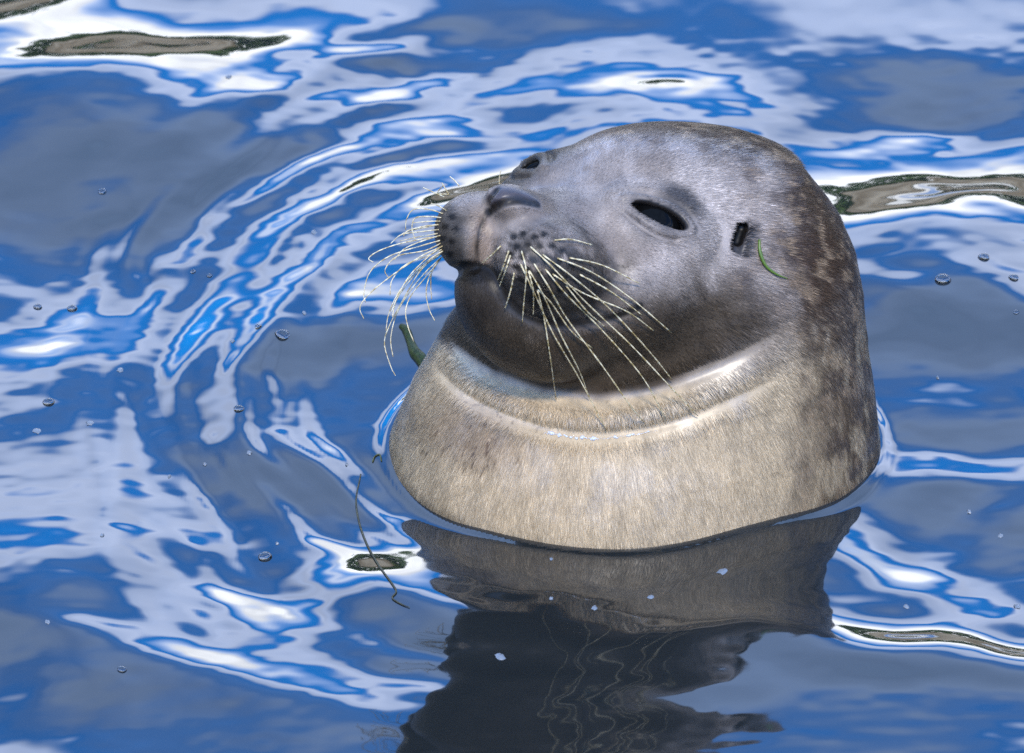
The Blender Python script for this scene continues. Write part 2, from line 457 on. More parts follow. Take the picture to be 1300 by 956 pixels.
# shrubs along the top of the bank, one unbroken mass
M_LEAF, N, b = new_mat('shrub_leaves')
oi = N.n('ShaderNodeTexNoise', i={'Vector': N.n('ShaderNodeTexCoord').outputs['Object'], 'Scale': 1.1, 'Detail': 4.0}).outputs[0]
M_LEAF.node_tree.links.new(N.ramp(oi, [(0.3, (0.05, 0.10, 0.015)), (0.7, (0.16, 0.24, 0.04))]), b.inputs['Base Color'])
b.inputs['Roughness'].default_value = 0.6
r3 = np.random.default_rng(11); n = 26000
a = r3.uniform(0, 2 * np.pi, n); rad = r3.uniform(13.6, 15.4, n) * (1 + 0.06 * np.sin(3 * a + 1) + 0.03 * np.sin(7 * a))
top = 1.0 + 0.55 * np.abs(np.sin(11 * a)) + 0.4 * np.abs(np.sin(23 * a + 2)) * np.sin(5 * a)
zc = 1.55 + r3.uniform(0, 1, n) ** 0.8 * np.maximum(top * 0.95, 0.3)
ctr = np.stack([rad * np.sin(a), rad * np.cos(a), zc], -1)
e1 = r3.normal(size=(n, 3)); e1 /= np.linalg.norm(e1, axis=1, keepdims=True)
e2 = np.cross(e1, r3.normal(size=(n, 3))); e2 /= np.linalg.norm(e2, axis=1, keepdims=True)
sz = r3.uniform(0.08, 0.17, (n, 1))
lv = np.stack([ctr - e1 * sz * 1.5, ctr + e2 * sz * 0.7, ctr + e1 * sz * 1.5, ctr - e2 * sz * 0.7], 1).reshape(-1, 3)
shrub = make_mesh('shrubbery', lv, np.arange(4 * n).reshape(n, 4), M_LEAF, smooth=False)
tag(shrub, 'green shrubs growing along the top of the earth bank', 'shrubs', kind='stuff')
from concurrent.futures import ThreadPoolExecutor
def par(fn, p, n=4):
    with ThreadPoolExecutor(n) as ex: return np.concatenate(list(ex.map(fn, np.array_split(p, n * 3))))
def surface_nets(step=3.0):
    lo = np.array([460 - CX, -400, -350.0]); hi = np.array([1145 - CX, 345, 440.0])
    n = ((hi - lo) / step).astype(int) + 1
    ax = [lo[k] + step * np.arange(n[k]) for k in range(3)]
    cs = 4
    cn = (n + cs - 1) // cs + 1
    cax = [lo[k] + step * cs * np.arange(cn[k]) for k in range(3)]
    CP = np.stack(np.meshgrid(*cax, indexing='ij'), -1).reshape(-1, 3).astype(f32)
    CG = par(base_sdf, CP).reshape(cn)
    def up(a): return np.repeat(np.repeat(np.repeat(a, cs, 0), cs, 1), cs, 2)[:n[0], :n[1], :n[2]]
    G = up(CG)
    I = np.argwhere(up(np.abs(CG)) < 46)
    P = (lo + step * I).astype(f32)
    G[I[:, 0], I[:, 1], I[:, 2]] = par(full_sdf, P)
    # clip flat under water so the mesh closes
    ins = G < 0
    c = ins[:-1, :-1, :-1].astype(np.int8)
    tot = sum(ins[a:n[0] - 1 + a, b:n[1] - 1 + b, e:n[2] - 1 + e].astype(np.int8) for a in (0, 1) for b in (0, 1) for e in (0, 1))
    act = (tot > 0) & (tot < 8)
    idx = -np.ones(act.shape, np.int64); I = np.argwhere(act); idx[act] = np.arange(len(I))
    acc = np.zeros((len(I), 3)); cnt = np.zeros(len(I))
    corners = [(a, b, e) for a in (0, 1) for b in (0, 1) for e in (0, 1)]
    for a in corners:
        for k in range(3):
            if a[k]: continue
            b = list(a); b[k] = 1
            va = G[I[:, 0] + a[0], I[:, 1] + a[1], I[:, 2] + a[2]]; vb = G[I[:, 0] + b[0], I[:, 1] + b[1], I[:, 2] + b[2]]
            m = (va < 0) != (vb < 0)
            t = np.where(m, va / np.where(m, va - vb, 1), 0)
            pt = np.array(a, float)[None].repeat(len(I), 0); pt[:, k] += t
            acc[m] += pt[m]; cnt[m] += 1
    V = lo + step * (I + acc / cnt[:, None])
    F = []
    for k in range(3):
        o1, o2 = (k + 1) % 3, (k + 2) % 3
        sl0 = [slice(1, -1)] * 3; sl0[k] = slice(0, -1); sl1 = list(sl0); sl1[k] = slice(1, None)
        A = ins[tuple(sl0)]; B = ins[tuple(sl1)]
        m = A != B; E = np.argwhere(m); off = np.ones(3, int); off[k] = 0; E = E + off
        fl = A[m]
        quad = []
        for (d1, d2) in ((-1, -1), (0, -1), (0, 0), (-1, 0)):
            q = E.copy(); q[:, o1] += d1; q[:, o2] += d2
            ok = (q >= 0).all(1) & (q < np.array(act.shape)).all(1)
            r = np.full(len(q), -1); r[ok] = idx[q[ok, 0], q[ok, 1], q[ok, 2]]; quad.append(r)
        quad = np.stack(quad, 1); good = (quad >= 0).all(1)
        quad = quad[good]; fl = fl[good]
        quad[~fl] = quad[~fl][:, ::-1]
        F.append(quad)
    return V, np.vstack(F)

V, FC = surface_nets(3.0)
V = V.astype(f32)
def gradf(p, fn, e=1.2):
    d0 = par(fn, p)
    g = np.stack([par(fn, p + np.eye(3, dtype=f32)[k] * e) - d0 for k in range(3)], -1)
    return d0, g / (np.linalg.norm(g, axis=1, keepdims=True) + 1e-9)
d0, VN = gradf(V, full_sdf); V = V - np.clip(d0, -3, 3)[:, None] * 0.8 * VN

# ------------------------------------------------------------------ coat colour
def px_of(p):
    k = 1 / (1 - p[:, 2] * S / D); return p[:, 0] * k + CX, CY - p[:, 1] * k
FOLL = [(652, 300), (664, 296), (678, 300), (690, 297), (656, 312), (670, 310), (684, 312), (700, 311), (714, 317), (648, 322), (662, 324), (677, 327), (692, 329), (708, 333), (724, 336), (655, 337), (669, 341), (684, 345), (700, 349), (716, 352), (732, 354), (662, 354), (677, 358), (693, 363), (710, 368), (727, 371), (575, 275), (566, 287), (580, 290), (562, 302), (574, 306), (560, 318), (571, 322)]
def above_water(p): return (p - B0.astype(f32)) @ WU.astype(f32)
def coat(p):
    p = np.asarray(p, f32)
    x, y = px_of(p); loc = head_local(p); f, l, u = loc[:, 0], np.abs(loc[:, 1]), loc[:, 2]
    n1 = fbm(p, 1 / 40, 4, 3); n2 = fbm(p, 1 / 13, 3, 9); n3 = noise3(p, 1 / 4.5, 21); n4 = fbm(p, 1 / 90, 3, 41)
    st = fbm(p * np.array([1 / 9.0, 1 / 30.0, 1 / 30.0]), 1.0, 3, 55)          # streaks running down the coat
    wob = (n1 - 0.5) * 90
    A = lambda *v: np.array(v)
    c = np.broadcast_to(A(0.325, 0.283, 0.262), (len(p), 3)).copy()           # silver face
    def lay(mask, colr):
        m = np.clip(mask, 0, 1)[:, None]; c[:] = c * (1 - m) + colr * m
    def blob(cx, cy, rx, ry, soft=0.5, rot=0):
        cr, sr = math.cos(math.radians(rot)), math.sin(math.radians(rot))
        dx = x - cx; dy = y - cy
        q = np.sqrt(((dx * cr + dy * sr) / rx) ** 2 + ((-dx * sr + dy * cr) / ry) ** 2)
        return sstep(1 + soft, 1 - soft, q + (n1 - 0.5) * 0.9)
    # chest
    yc1 = np.interp(x, [538, 575, 625, 690, 760, 830, 890, 950, 1000, 1120], [400, 440, 474, 497, 505, 497, 474, 445, 420, 380])
    sf = 9 + np.clip(x - 840, 0, 200) * 0.35
    chest = sstep(-1, 1, (y - yc1 + wob * np.clip(x - 840, 0, 120) / 250) / sf)
    lay(chest, A(0.42, 0.33, 0.222))
    # bridge and forehead tints
    lay(0.55 * blob(705, 262, 40, 30) , A(0.07, 0.047, 0.036))
    lay(0.5 * blob(765, 320, 60, 28), A(0.09, 0.065, 0.05))
    lay(0.55 * blob(680, 262, 110, 52, 0.6), A(0.10, 0.088, 0.085))
    lay(0.5 * blob(790, 200, 130, 26, 0.7, -8), A(0.12, 0.108, 0.112))
    lay(0.5 * sstep(0.5, 0.62, n4) * sstep(0.4, 0.6, n1) * (1 - chest), A(0.11, 0.085, 0.068))
    # dark wet throat and lower cheek, shade under the jaw painted in too
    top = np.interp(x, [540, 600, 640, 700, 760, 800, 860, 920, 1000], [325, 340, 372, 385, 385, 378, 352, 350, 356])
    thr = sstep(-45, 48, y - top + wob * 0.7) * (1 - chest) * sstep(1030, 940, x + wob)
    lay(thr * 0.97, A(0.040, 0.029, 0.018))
    # whisker pads: dark lower half with dark rows
    lay(0.85 * sstep(0.50, 0.62, n2 + 0.12) * blob(700, 350, 85, 52, 0.4, -14), A(0.022, 0.020, 0.018))
    lay(0.8 * blob(705, 375, 90, 36, 0.5, -8), A(0.026, 0.023, 0.02))
    lay(0.93 * blob(566, 308, 32, 56, 0.4), A(0.032, 0.029, 0.026))
    lay(0.6 * blob(612, 310, 16, 36, 0.6), A(0.17, 0.112, 0.068))
    lay(0.9 * blob(600, 372, 52, 34, 0.4), A(0.026, 0.021, 0.017))
    lay(0.9 * blob(601, 346, 36, 12, 0.4, 2), A(0.008, 0.007, 0.006))
    # dark back, mottled
    xb = np.interp(y, [140, 165, 185, 200, 250, 330, 400, 470, 560, 640, 720], [790, 815, 885, 945, 965, 968, 990, 1015, 1030, 1025, 1015])
    back = sstep(-55, 55, x - xb + wob * 1.3)
    crown = sstep(192, 168, y - 0.0 + wob * 0.25) * sstep(690, 790, x)
    bk = np.clip(np.maximum(back, crown * 0.9), 0, 1)
    mott = 0.55 + 0.45 * sstep(0.36, 0.56, st) 
    low = sstep(330, 450, y)
    mo = 0.5 * st + 0.5 * n1
    lay(bk * (1 - 0.72 * low * sstep(0.50, 0.38, mo)) * (0.97 - 0.08 * low), A(0.034, 0.0175, 0.0085))
    lay(bk * sstep(0.54, 0.66, n2) * 0.7, A(0.21, 0.15, 0.098))
    lay(bk * low * sstep(0.63, 0.72, n3) * sstep(0.45, 0.6, n1) * 0.6, A(0.26, 0.20, 0.14))
    # speckles on the chest
    lay(chest * sstep(0.76, 0.86, n3) * (0.25 + 0.7 * blob(590, 555, 80, 40)), A(0.05, 0.033, 0.022))
    lay(chest * 0.55 * blob(592, 545, 80, 32, 0.7, 20), A(0.12, 0.075, 0.05))
    lay(chest * 0.35 * sstep(600, 500, x), A(0.19, 0.15, 0.08))  # left side of the chest darkened: its shading painted into the coat
    row = 0.5 + 0.5 * np.sin((y - 0.42 * (x - 650)) / 14.5 * 6.283 + 5 * (n1 - 0.5))
    lay(0.6 * sstep(0.45, 0.9, row) * blob(692, 345, 70, 46, 0.4, 16), A(0.014, 0.013, 0.012))
    # eye surround
    lay(0.9 * blob(862, 253, 27, 15, 0.6, 38), A(0.016, 0.015, 0.016))
    lay(0.65 * blob(835, 275, 54, 28, 0.5, 25), A(0.075, 0.07, 0.072))
    for E in EYES:
        de = np.sqrt((((p - E[0].astype(f32)) @ np.stack([E[2] / 41, E[3] / 15, E[1] / 40], 1).astype(f32)) ** 2).sum(1))
        lay(0.97 * sstep(1.03, 0.90, de), A(0.008, 0.007, 0.007))  # inside of the eye opening painted near black as socket shade
    de = np.sqrt(((p - EYES[1][0].astype(f32)) ** 2).sum(1)); lay(0.85 * sstep(80, 38, de), A(0.03, 0.027, 0.024))
    # nose leather, nostrils, lips, ear
    kn = inbox(p, NOSEPAD, 30); nose = np.zeros(len(p), f32)
    if kn.any(): nose[kn] = sstep(16, 9, seg_dist(p[kn], NOSEPAD)[0])
    lay(nose * 0.97, A(0.046, 0.040, 0.048))
    for a_, b_ in FOLL:
        lay(0.95 * sstep(7.5, 3.0, np.hypot(x - a_, (y - b_) * 1.3)), A(0.008, 0.007, 0.006))
    for poly, w in ((NOS_N, 5.5), (NOS_F, 5), (PHIL, 3.0), (MOUTH_N, 5), (MOUTH_F, 8), (EAR, 7.5)):
        k = inbox(p, poly, 3 * w)
        m = np.zeros(len(p), f32)
        if k.any(): m[k] = sstep(w * 1.5, w * (1.25 if w == 7.5 else 0.7), seg_dist(p[k], poly)[0])
        lay(m * 0.95, A(0.006, 0.005, 0.004))
    ke = inbox(p, EAR, 26)
    if ke.any():
        m = np.zeros(len(p), f32); m[ke] = sstep(-0.5, -2.5, base_sdf(p[ke])) * sstep(26, 22, seg_dist(p[ke], EAR)[0])
        lay(m, A(0.001, 0.001, 0.001))  # shade inside the ear hole painted in
        m[ke] = 0.6 * sstep(16, 8, seg_dist(p[ke], EAR + np.array([6, 0, -3]))[0]); lay(m, A(0.05, 0.045, 0.045))
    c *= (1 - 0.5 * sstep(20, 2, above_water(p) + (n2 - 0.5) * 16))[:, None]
    c *= A(1.07, 1.0, 0.885) * (1 - chest[:, None]) + A(1.05, 1.0, 0.89) * chest[:, None]
    c *= ((0.80 + 0.40 * n2) * (0.78 + 0.44 * st))[:, None]
    # wet gloss: a soaked band over the forehead, the nose, a patch low on the chest
    yb = np.interp(x, [690, 720, 760, 830, 900, 980], [240, 222, 186, 172, 178, 196])
    wet = 0.9 * sstep(30, 0, np.abs(y - yb - 8 + wob * 0.2)) * sstep(690, 725, x) * sstep(1010, 930, x) * sstep(0.32, 0.6, n2)
    wet = np.maximum(wet, nose * 0.3); wet = np.maximum(wet, 0.6 * blob(880, 618, 55, 28) * sstep(0.4, 0.6, n2))
    wet = np.maximum(wet, 0.25 * sstep(24, 0, np.abs(y - yc1 - 5)) * chest)
    wet = np.maximum(wet, (0.2 + 0.4 * sstep(0.42, 0.62, n1)) * (0.35 + 0.65 * chest))
    return np.concatenate([np.clip(c, 0.004, 0.8), np.clip(wet, 0, 1)[:, None]], 1)
C0 = coat(V)

def seal_material(name, rough, spec):
    m, N, b = new_mat(name)
    at = N.n('ShaderNodeAttribute', attribute_name='pigment')
    m.node_tree.links.new(at.outputs['Color'], b.inputs['Base Color'])
    wet = at.outputs['Alpha']
    L = m.node_tree.links.new
    L(N.math('MULTIPLY_ADD', wet, -0.18, rough), b.inputs['Roughness'])
    L(N.math('MULTIPLY_ADD', wet, 0.85, spec), b.inputs['Specular IOR Level'])
    return m
M_SKIN = seal_material('wet_seal_skin', 0.42, 0.12)
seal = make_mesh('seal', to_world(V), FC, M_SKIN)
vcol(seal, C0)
tag(seal, 'wet grey seal with long whiskers raising its head out of the water', 'seal')

M_EYE, N, b = new_mat('eye_black')
_t2 = M_EYE.node_tree; _t2.nodes.remove(b)
_d = N.n('ShaderNodeBsdfDiffuse', i={'Color': (0.003, 0.003, 0.003, 1)}); _g = N.n('ShaderNodeBsdfGlossy', i={'Color': (1, 1, 1, 1), 'Roughness': 0.04})
_m = N.n('ShaderNodeMixShader', i={0: 0.007, 1: _d.outputs[0], 2: _g.outputs[0]})
_t2.links.new(_m.outputs[0], [x for x in _t2.nodes if x.type == 'OUTPUT_MATERIAL'][0].inputs[0])
def uvsphere(c, r, ax=None, n=24, m=16):
    th = np.linspace(0, np.pi, m); ph = np.arange(n) * 2 * np.pi / n
    v = np.stack([np.sin(th)[:, None] * np.cos(ph), np.sin(th)[:, None] * np.sin(ph), np.cos(th)[:, None] + 0 * ph], -1).reshape(-1, 3)
    f = [(i * n + j, i * n + (j + 1) % n, (i + 1) * n + (j + 1) % n, (i + 1) * n + j) for i in range(m - 1) for j in range(n)]
    v = v * np.asarray(r)
    if ax is not None: v = v @ np.stack(ax)
    return v + c, f
M_TEAR_HL, N, b = new_mat('tear_highlight_grey'); b.inputs['Base Color'].default_value = (0.25, 0.25, 0.27, 1); b.inputs['Roughness'].default_value = 0.2  # pale tube standing in for the highlight along the lower lid
for E in EYES:
    v, f = uvsphere(E[0] - 31 * E[1], 40)
    eye = make_mesh('eye', to_world(v), f, M_EYE, parent=seal)
    rim = eyepts(E, [(x_, y_ * 0.80) for x_, y_ in LID_L[2:-1]], 0); rim = rim + (E[1] * 1.0)
    cen = E[0] - 31 * E[1]; rim = cen + (rim - cen) / np.linalg.norm(rim - cen, axis=1, keepdims=True) * 40.4
    v, f = tube(to_world(spline(rim, 30)), 0.9 * S, 6)
    make_poly('tear_highlight', v, f, M_TEAR_HL, parent=eye)

# ------------------------------------------------------------------ fur
NOSE = Hd(185, 0, -60)
def above_water(p): return (p - B0.astype(f32)) @ WU.astype(f32)
def hair_roots(n):
    tri = np.vstack([FC[:, [0, 1, 2]], FC[:, [0, 2, 3]]])
    tri = tri[above_water(V[tri[:, 0]]) > -14]
    A = V[tri[:, 0]]; B = V[tri[:, 1]]; C = V[tri[:, 2]]
    ar = np.linalg.norm(np.cross(B - A, C - A), axis=1)
    nz = VN[tri[:, 0]][:, 2]
    ar = ar * np.where(nz > -0.15, 1.0, 0.25)                  # thinner where only the far side sees it
    k = np.searchsorted(np.cumsum(ar) / ar.sum(), rng.random(n)); k = np.minimum(k, len(tri) - 1)
    r1 = np.sqrt(rng.random(n))[:, None]; r2_ = rng.random(n)[:, None]
    P = A[k] * (1 - r1) + B[k] * r1 * (1 - r2_) + C[k] * r1 * r2_
    nr = VN[tri[k, 0]] * (1 - r1) + VN[tri[k, 1]] * r1 * (1 - r2_) + VN[tri[k, 2]] * r1 * r2_
    return P.astype(f32), nr / np.linalg.norm(nr, axis=1, keepdims=True)
def build_fur(n):
    P, Nn = hair_roots(n)
    keep = np.ones(n, bool)
    for E in EYES: 
        de = np.sqrt((((P - E[0].astype(f32)) @ np.stack([E[2] / 41, E[3] / 14, E[1] / 40], 1).astype(f32)) ** 2).sum(1))
        keep &= de > 1
    for poly, w in ((NOS_N, 7), (NOS_F, 7), (MOUTH_N, 5), (MOUTH_F, 6), (PHIL, 3), (EAR, 7)):
        keep &= seg_dist(P, poly)[0] > w
    x, y = px_of(P)
    keep &= seg_dist(P, NOSEPAD)[0] > 11
    P, Nn = P[keep], Nn[keep]; n = len(P)
    dn = np.linalg.norm(P - NOSE, axis=1)
    flow = (P - NOSE) / dn[:, None]
    low = sstep(280, 60, above_water(P))[:, None]
    flow = flow * (1 - 0.75 * low) - WU * 0.75 * low
    flow += rng.normal(0, 0.06, (n, 3)) + 0.28 * np.stack([fbm(P, 1 / 45, 2, 60 + k) - 0.5 for k in range(3)], -1)
    flow -= (flow * Nn).sum(1, keepdims=True) * Nn; flow /= np.linalg.norm(flow, axis=1, keepdims=True) + 1e-9
    L = (5 + 10 * sstep(150, 380, dn)) * rng.uniform(0.7, 1.3, n); L = L[:, None]
    side = np.cross(flow, Nn); W = rng.uniform(0.22, 0.38, n)[:, None] * (0.7 + 0.3 * sstep(60, 300, dn))[:, None]
    lift = rng.uniform(0.015, 0.06, n)[:, None]
    m = P + flow * L * 0.5 + Nn * L * lift * 0.75; t = P + flow * L + Nn * L * lift * 0.9
    r = P - Nn * 0.6
    ok = (seg_dist(t.astype(f32), EAR)[0] > 5.5) & (seg_dist(m.astype(f32), EAR)[0] > 7.5)
    P, Nn, flow, r, side, W, m, t = (a_[ok] for a_ in (P, Nn, flow, r, side, W, m, t)); n = len(P)
    vv = np.stack([r - side * W, r + side * W, m + side * W, m - side * W, t], 1).reshape(-1, 3)
    i = np.arange(n) * 5
    tr = np.stack([np.stack([i, i + 1, i + 2], 1), np.stack([i, i + 2, i + 3], 1), np.stack([i + 3, i + 2, i + 4], 1)], 1).reshape(-1, 3)
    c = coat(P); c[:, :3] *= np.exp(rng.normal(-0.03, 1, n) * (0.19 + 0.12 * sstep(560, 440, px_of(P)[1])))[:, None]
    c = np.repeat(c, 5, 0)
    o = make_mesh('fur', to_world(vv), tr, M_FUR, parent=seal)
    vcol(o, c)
    nn = Nn + rng.normal(0, 0.07, (n, 3)) + flow * 0.08
    nn = nn[:, 0:1] * AX_R + nn[:, 1:2] * AX_U + nn[:, 2:3] * AX_F
    nn /= np.linalg.norm(nn, axis=1, keepdims=True)
    o.data.normals_split_custom_set_from_vertices(np.repeat(nn, 5, 0).astype(float))
    o['kind'] = 'stuff'
    return o
M_FUR = seal_material('wet_seal_fur', 0.42, 0.06)
build_fur(300000)
# ------------------------------------------------------------------ whiskers
M_WHISK, N, b = new_mat('whisker_horn')
b.inputs['Roughness'].default_value = 0.35
tcw = N.n('ShaderNodeTexCoord').outputs['Object']
nzw = N.n('ShaderNodeTexNoise', i={'Vector': tcw, 'Scale': 260.0, 'Detail': 1.0}).outputs[0]
M_WHISK.node_tree.links.new(N.ramp(nzw, [(0.35, (0.28, 0.20, 0.07)), (0.60, (0.64, 0.54, 0.33))]), b.inputs['Base Color'])
def whisker(path, r0, zf):
    v, f = tube(to_world(path), np.interp(np.linspace(0, 1, len(path)), [0, 0.5, 1], [r0, r0 * 0.92, r0 * 0.65]) * S *
                (1 + 0.22 * np.sin(np.arange(len(path)) * 1.9)), 6)
    return make_poly('whisker', v, f, M_WHISK, parent=seal)
# near side: root and path in the side view, lying just off cheek and throat
NEAR = [
    [(704, 305), (725, 304), (752, 311)], [(722, 327), (765, 337), (812, 360)], [(706, 327), (750, 345), (800, 378), (852, 422)],
    [(687, 322), (725, 350), (775, 393), (825, 447), (853, 482)], [(672, 312), (700, 338), (745, 385), (800, 437), (850, 490), (886, 528)],
    [(691, 340), (720, 375), (765, 420), (815, 478), (845, 532)], [(700, 347), (740, 372), (795, 395), (830, 420)],
    [(677, 333), (697, 365), (720, 405), (765, 465), (800, 515), (818, 536)], [(660, 333), (682, 380), (703, 425), (735, 480), (770, 546)],
    [(671, 342), (690, 375), (712, 425), (735, 470), (748, 505)], [(682, 367), (700, 385), (725, 420), (752, 442)],
    [(662, 318), (668, 345), (665, 385), (663, 410)], [(671, 344), (677, 370), (677, 400)], [(682, 367), (690, 400), (698, 450), (706, 507)],
    [(646, 318), (638, 342), (632, 356)], [(648, 324), (641, 346), (634, 364)], [(653, 346), (648, 370), (641, 392)],
    [(636, 312), (624, 324), (612, 334)], [(718, 362), (745, 395), (768, 415)], [(735, 348), (775, 370), (815, 400)],
]
def near_path(pts, n=26):
    s = spline(pts, n); z = hit(s[:, 0], s[:, 1], full_sdf)[:, 2]
    t = np.linspace(0, 1, n); zl = z[0] - 2 + (z[-1] + 10 - z[0]) * t
    zl = zl + 8 * np.sin(np.pi * t)
    for _ in range(4):
        zl = np.maximum(zl, z + 9 * np.sin(np.pi * np.minimum(t * 1.2, 0.75)) + 2); zl[1:-1] = (zl[:-2] + zl[1:-1] + zl[2:]) / 3
    zl = np.maximum(zl, z + 4.0); zl[0] = z[0] - 3
    return np.array([Vp(a, b_, c) for (a, b_), c in zip(s, zl)])
for k, pts in enumerate(NEAR):
    whisker(near_path(pts), 1.05, 0)
# far side: sweeping out into the air and curling
FAR = [
    [(565, 272), (545, 266), (525, 266), (516, 279), (515, 292)], [(566, 277), (545, 275), (527, 277), (523, 290), (527, 304)],
    [(568, 281), (545, 281), (524, 283)], [(574, 279), (548, 287), (520, 293), (505, 300)], [(562, 291), (535, 294), (510, 298), (496, 309)],
    [(564, 299), (538, 303), (505, 310), (480, 319), (468, 328), (474, 333)], [(567, 303), (535, 312), (495, 325), (470, 345), (462, 372), (464, 384)],
    [(565, 306), (540, 318), (505, 325), (489, 342), (494, 354)], [(563, 312), (535, 325), (500, 348), (470, 372), (457, 390), (462, 405)],
    [(562, 316), (540, 326), (515, 336), (498, 355), (495, 375)], [(563, 318), (538, 335), (510, 365), (494, 397), (490, 420)],
    [(560, 322), (535, 342), (512, 380), (495, 412), (488, 436), (496, 465), (502, 477)], [(561, 326), (538, 348), (517, 375), (503, 400), (496, 430), (499, 453)],
    [(559, 329), (542, 350), (522, 375), (515, 395), (518, 415), (525, 433)], [(557, 331), (545, 352), (541, 372), (545, 393), (552, 407)],
    [(556, 332), (548, 345), (547, 365), (548, 380)], [(571, 296), (545, 303), (515, 315), (500, 330)], [(566, 309), (545, 325), (520, 350), (505, 376), (497, 396)],
    [(562, 285), (540, 287), (518, 293), (512, 300)], [(564, 295), (530, 301), (508, 306)], [(560, 320), (530, 345), (505, 378), (498, 402)],
    [(572, 271), (558, 262), (547, 258)], [(570, 247), (564, 237), (561, 232)], [(564, 250), (550, 244), (537, 238)], [(570, 247), (556, 245), (563, 235)],
    [(634, 234), (634, 225), (636, 216)], [(583, 236), (577, 229), (571, 224)],
]
zfar = Hd(128, -70, -100)[2]
for k, pts in enumerate(FAR):
    s = spline(pts, 26); z0 = hit(max(s[0, 0], 560), s[0, 1], base_sdf)[0, 2]
    z0 = min(z0, zfar + 60) if z0 > 100 else zfar
    zz = z0 - 3 + np.linspace(0, 1, 26) * ((k * 37) % 50 - 15)
    whisker(np.array([Vp(a, b_, c) for (a, b_), c in zip(s, zz)]), 0.8, 0)
# brow hairs over the near eye
# ------------------------------------------------------------------ small things on the water and on the seal
def water_z(px, py):
    """world point on the rippled surface seen at (px, py)"""
    x, y = wpix(np.array([float(px)]), np.array([float(py)]))
    for _ in range(3):
        z = water_height(x * S, y * S)[0]
        o = ORG + D * AX_F; dr = (px - CX) * S * AX_R + (CY - py) * S * AX_U - D * AX_F
        t = (z - o[2]) / dr[2]; q = o + dr * t; x, y = np.array([q[0] / S]), np.array([q[1] / S])
    return np.array([q[0], q[1], z])
M_BUB, N, b = new_mat('bubble_film')
b.inputs['Base Color'].default_value = (0.9, 0.95, 1, 1); b.inputs['Roughness'].default_value = 0.02
b.inputs['Transmission Weight'].default_value = 1.0; b.inputs['IOR'].default_value = 1.33
M_FOAM, N, b = new_mat('white_foam')
b.inputs['Base Color'].default_value = (0.14, 0.16, 0.18, 1); b.inputs['Roughness'].default_value = 0.35
rb = np.random.default_rng(5)
def dome(name, px, py, r, mat, label, group, squash=0.62):
    p = water_z(px, py); n, m = 16, 6
    v = [];
    for i in range(m):                                   # collar ring of lifted water, then the cap
        el = -0.25 + (np.pi / 2 + 0.25) * i / m
        for j in range(n):
            a = 2 * np.pi * j / n; k = 1 + 0.05 * np.sin(3 * a + px)
            v.append((r * k * np.cos(el) * np.cos(a), r * k * np.cos(el) * np.sin(a), r * squash * np.sin(el)))
    v.append((0, 0, r * squash))
    f = [(i * n + j, i * n + (j + 1) % n, (i + 1) * n + (j + 1) % n, (i + 1) * n + j) for i in range(m - 1) for j in range(n)]
    f += [((m - 1) * n + j, (m - 1) * n + (j + 1) % n, m * n) for j in range(n)]
    o = make_poly(name, np.array(v) * S, f, mat); o.location = p
    return tag(o, label, 'bubble', group)
def flake(px, py, r, label, group):
    p = water_z(px, py); n = 11
    a = np.arange(n) * 2 * np.pi / n; k = rb.uniform(0.55, 1.15, n)
    ring = np.stack([r * 1.0 * k * np.cos(a), r * 1.2 * k * np.sin(a), 0 * a + 0.3], -1)
    mid = ring * np.array([0.6, 0.6, 1]) + np.array([0, 0, 1.6]) + rb.normal(0, 0.4, (n, 3))
    v = np.vstack([ring - np.array([0, 0, 1]), mid, [[0, 0, 2.0]]])
    f = [(j, (j + 1) % n, n + (j + 1) % n, n + j) for j in range(n)] + [(n + j, n + (j + 1) % n, 2 * n) for j in range(n)]
    o = make_poly('foam_fleck', v * S, f, M_FOAM); o.location = p
    return tag(o, label, 'foam', group)
G1 = 'air bubbles floating on the water'; G2 = 'white foam flecks floating on the water'
for (px, py, r) in [(358, 425, 10), (337, 707, 9), (303, 519, 7), (1197, 355, 11), (1287, 353, 7), (1249, 327, 8), (62, 511, 8),
                    (48, 390, 6), (130, 243, 6), (1290, 396, 4), (92, 392, 7), (155, 850, 6), (328, 415, 5), (266, 350, 4), (245, 345, 4)]:
    lab = 'tiny round air bubble floating on the open water' if r < 6 else 'small round air bubble floating on the open water'
    if (px, py) == (337, 707): lab = 'round air bubble floating on the water near the long thin twig'
    if (px, py) == (1197, 355): lab = 'largest round air bubble, floating beyond the dark mottled back of the seal'
    if (px, py) == (358, 425): lab = 'large round air bubble floating on the water in front of the long whiskers'
    dome('air_bubble', px, py, r, M_BUB, lab, G1)
for (px, py, r) in [(46, 547, 7), (114, 537, 6), (153, 470, 6), (635, 833, 8), (918, 725, 9), (755, 772, 5), (826, 758, 5), (290, 98, 5), (386, 397, 4),
                    (295, 433, 4), (317, 575, 4), (700, 520 + 190, 3), (1150, 770, 5), (352, 690, 3), (260, 590, 3), (215, 605, 3), (440, 590, 3), (130, 680, 3),
                    (1230, 650, 4), (1292, 770, 6), (1270, 680, 4), (60, 790, 4), (700, 760, 3), (398, 295, 5), (1190, 480, 3)]:
    lab = 'small pale fleck of foam floating on the open water'
    if 560 < px < 1090 and py > 680: lab = 'small pale fleck of foam floating on the reflection of the seal'
    if (px, py) == (918, 725): lab = 'largest fleck of foam, floating on the grey reflection of the seal chest'
    if (px, py) == (635, 833): lab = 'pale fleck of foam on the darkest, lowest part of the seal reflection'
    flake(px, py, r, lab, G2)
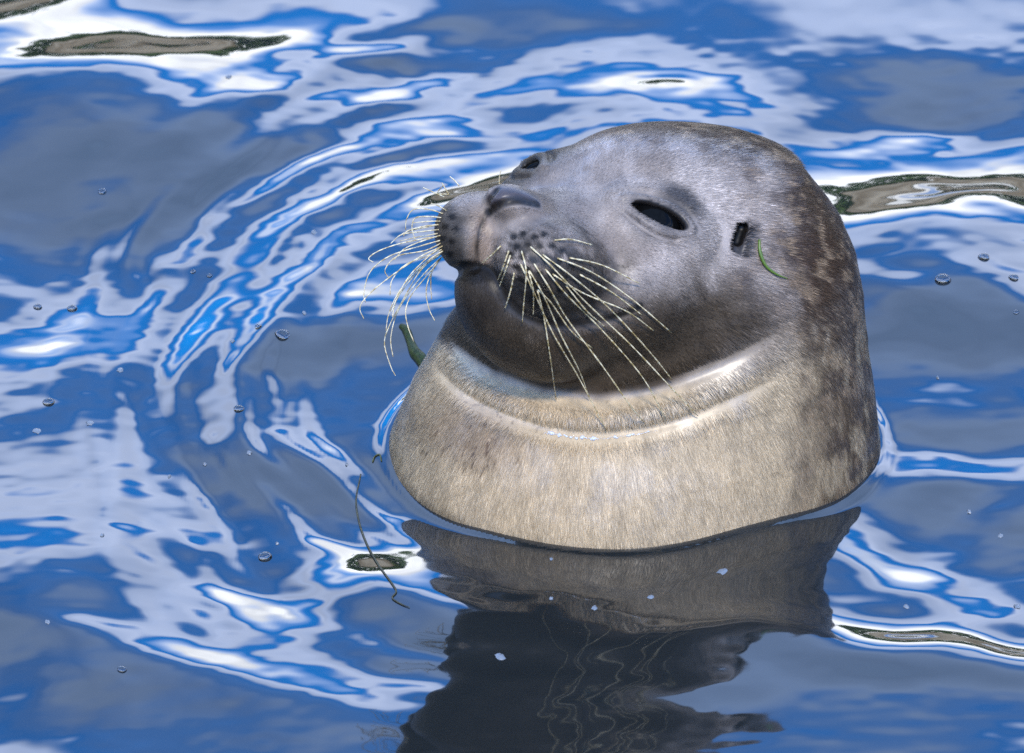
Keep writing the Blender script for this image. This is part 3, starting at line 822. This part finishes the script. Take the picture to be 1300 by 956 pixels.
# drifting bits of plant
def drift(name, pts, rad, colr, label, cat, n=40, wob=0.0, lift=1.0, flat=1.0):
    s = spline(pts, n); p = np.array([water_z(a, b_) for a, b_ in s]); p[:, 2] += lift * S
    m, N, b = new_mat(name + '_green')
    nz = N.n('ShaderNodeTexNoise', i={'Vector': N.n('ShaderNodeTexCoord').outputs['Object'], 'Scale': 300.0}).outputs[0]
    m.node_tree.links.new(N.ramp(nz, [(0.3, tuple(c * 0.6 for c in colr)), (0.7, tuple(c * 1.4 for c in colr))]), b.inputs['Base Color'])
    b.inputs['Roughness'].default_value = 0.5; b.inputs['Specular IOR Level'].default_value = 0.15
    v, f = tube(p, np.asarray(rad if np.ndim(rad) == 0 else np.interp(np.linspace(0, 1, n), np.linspace(0, 1, len(rad)), rad)) * S, 7)
    v[:, 2] = (v[:, 2] - p[:, 2].mean()) * flat + p[:, 2].mean() if flat != 1 else v[:, 2]
    return tag(make_poly(name, v, f, m), label, cat)
drift('drifting_twig', [(458, 603), (452, 640), (461, 680), (478, 714), (498, 742), (503, 752), (498, 760), (510, 768), (520, 772)], [1.0, 1.3, 1.2, 1.0, 0.5], (0.05, 0.05, 0.03),
      'long thin dark twig floating beside the seal', 'twig')
drift('floating_sprig', [(473, 587), (476, 580), (482, 578), (484, 586)], 1.0, (0.06, 0.07, 0.03), 'tiny curled dark sprig floating next to the long thin twig', 'twig', 14)
drift('water_weed', [(509, 414), (516, 420), (521, 434), (527, 448), (536, 458), (541, 472)], [3.5, 6, 5.5, 8, 9, 6], (0.018, 0.03, 0.005),
      'dark green scrap of water weed floating behind the neck of the seal', 'water weed', 24, lift=0.5)
# blade of grass stuck to the coat
gp = spline([(962, 305), (963, 320), (970, 337), (983, 348), (998, 354)], 22)
g3 = hit(gp[:, 0], gp[:, 1], full_sdf); gn = grad(g3.astype(f32), full_sdf, 4)
M_GR, N, b = new_mat('grass_green'); b.inputs['Base Color'].default_value = (0.07, 0.12, 0.006, 1); b.inputs['Roughness'].default_value = 0.4
v, f = tube(to_world(g3 + gn * 4.0), np.interp(np.linspace(0, 1, 22), [0, 0.3, 0.7, 1], [1.6, 2.4, 1.8, 0.5]) * S, 6)
tag(make_poly('grass_blade', v, f, M_GR), 'bright green blade of grass stuck behind the ear of the seal', 'grass blade')
# whitish water film along the lower neck fold, standing in for its wet highlight
M_WET_HL, N, b = new_mat('wet_highlight')
b.inputs['Base Color'].default_value = (0.95, 0.97, 1, 1); b.inputs['Roughness'].default_value = 0.05; b.inputs['Transmission Weight'].default_value = 0.45; b.inputs['IOR'].default_value = 1.33
bx_ = np.linspace(690, 836, 90); by_ = np.interp(bx_, [688, 730, 760, 800, 838], [549, 555, 557, 553, 546]) + rb.normal(0, 0.9, 90)
bp_ = hit(bx_, by_, full_sdf) + np.array([0, 0, 0.8])
br_ = np.abs(np.convolve(rb.normal(0, 1, 94), np.ones(5) / 5, 'valid')) * 4.6 - 0.7
br_ = np.maximum(br_, 0.15)
vs_, fs_ = tube(to_world(bp_), br_ * S * np.interp(np.linspace(0, 1, 90), [0, 0.1, 0.9, 1], [0.2, 1, 1, 0.2]), 7)
wd = make_poly('wet_highlight_film', vs_, fs_, M_WET_HL, parent=seal)
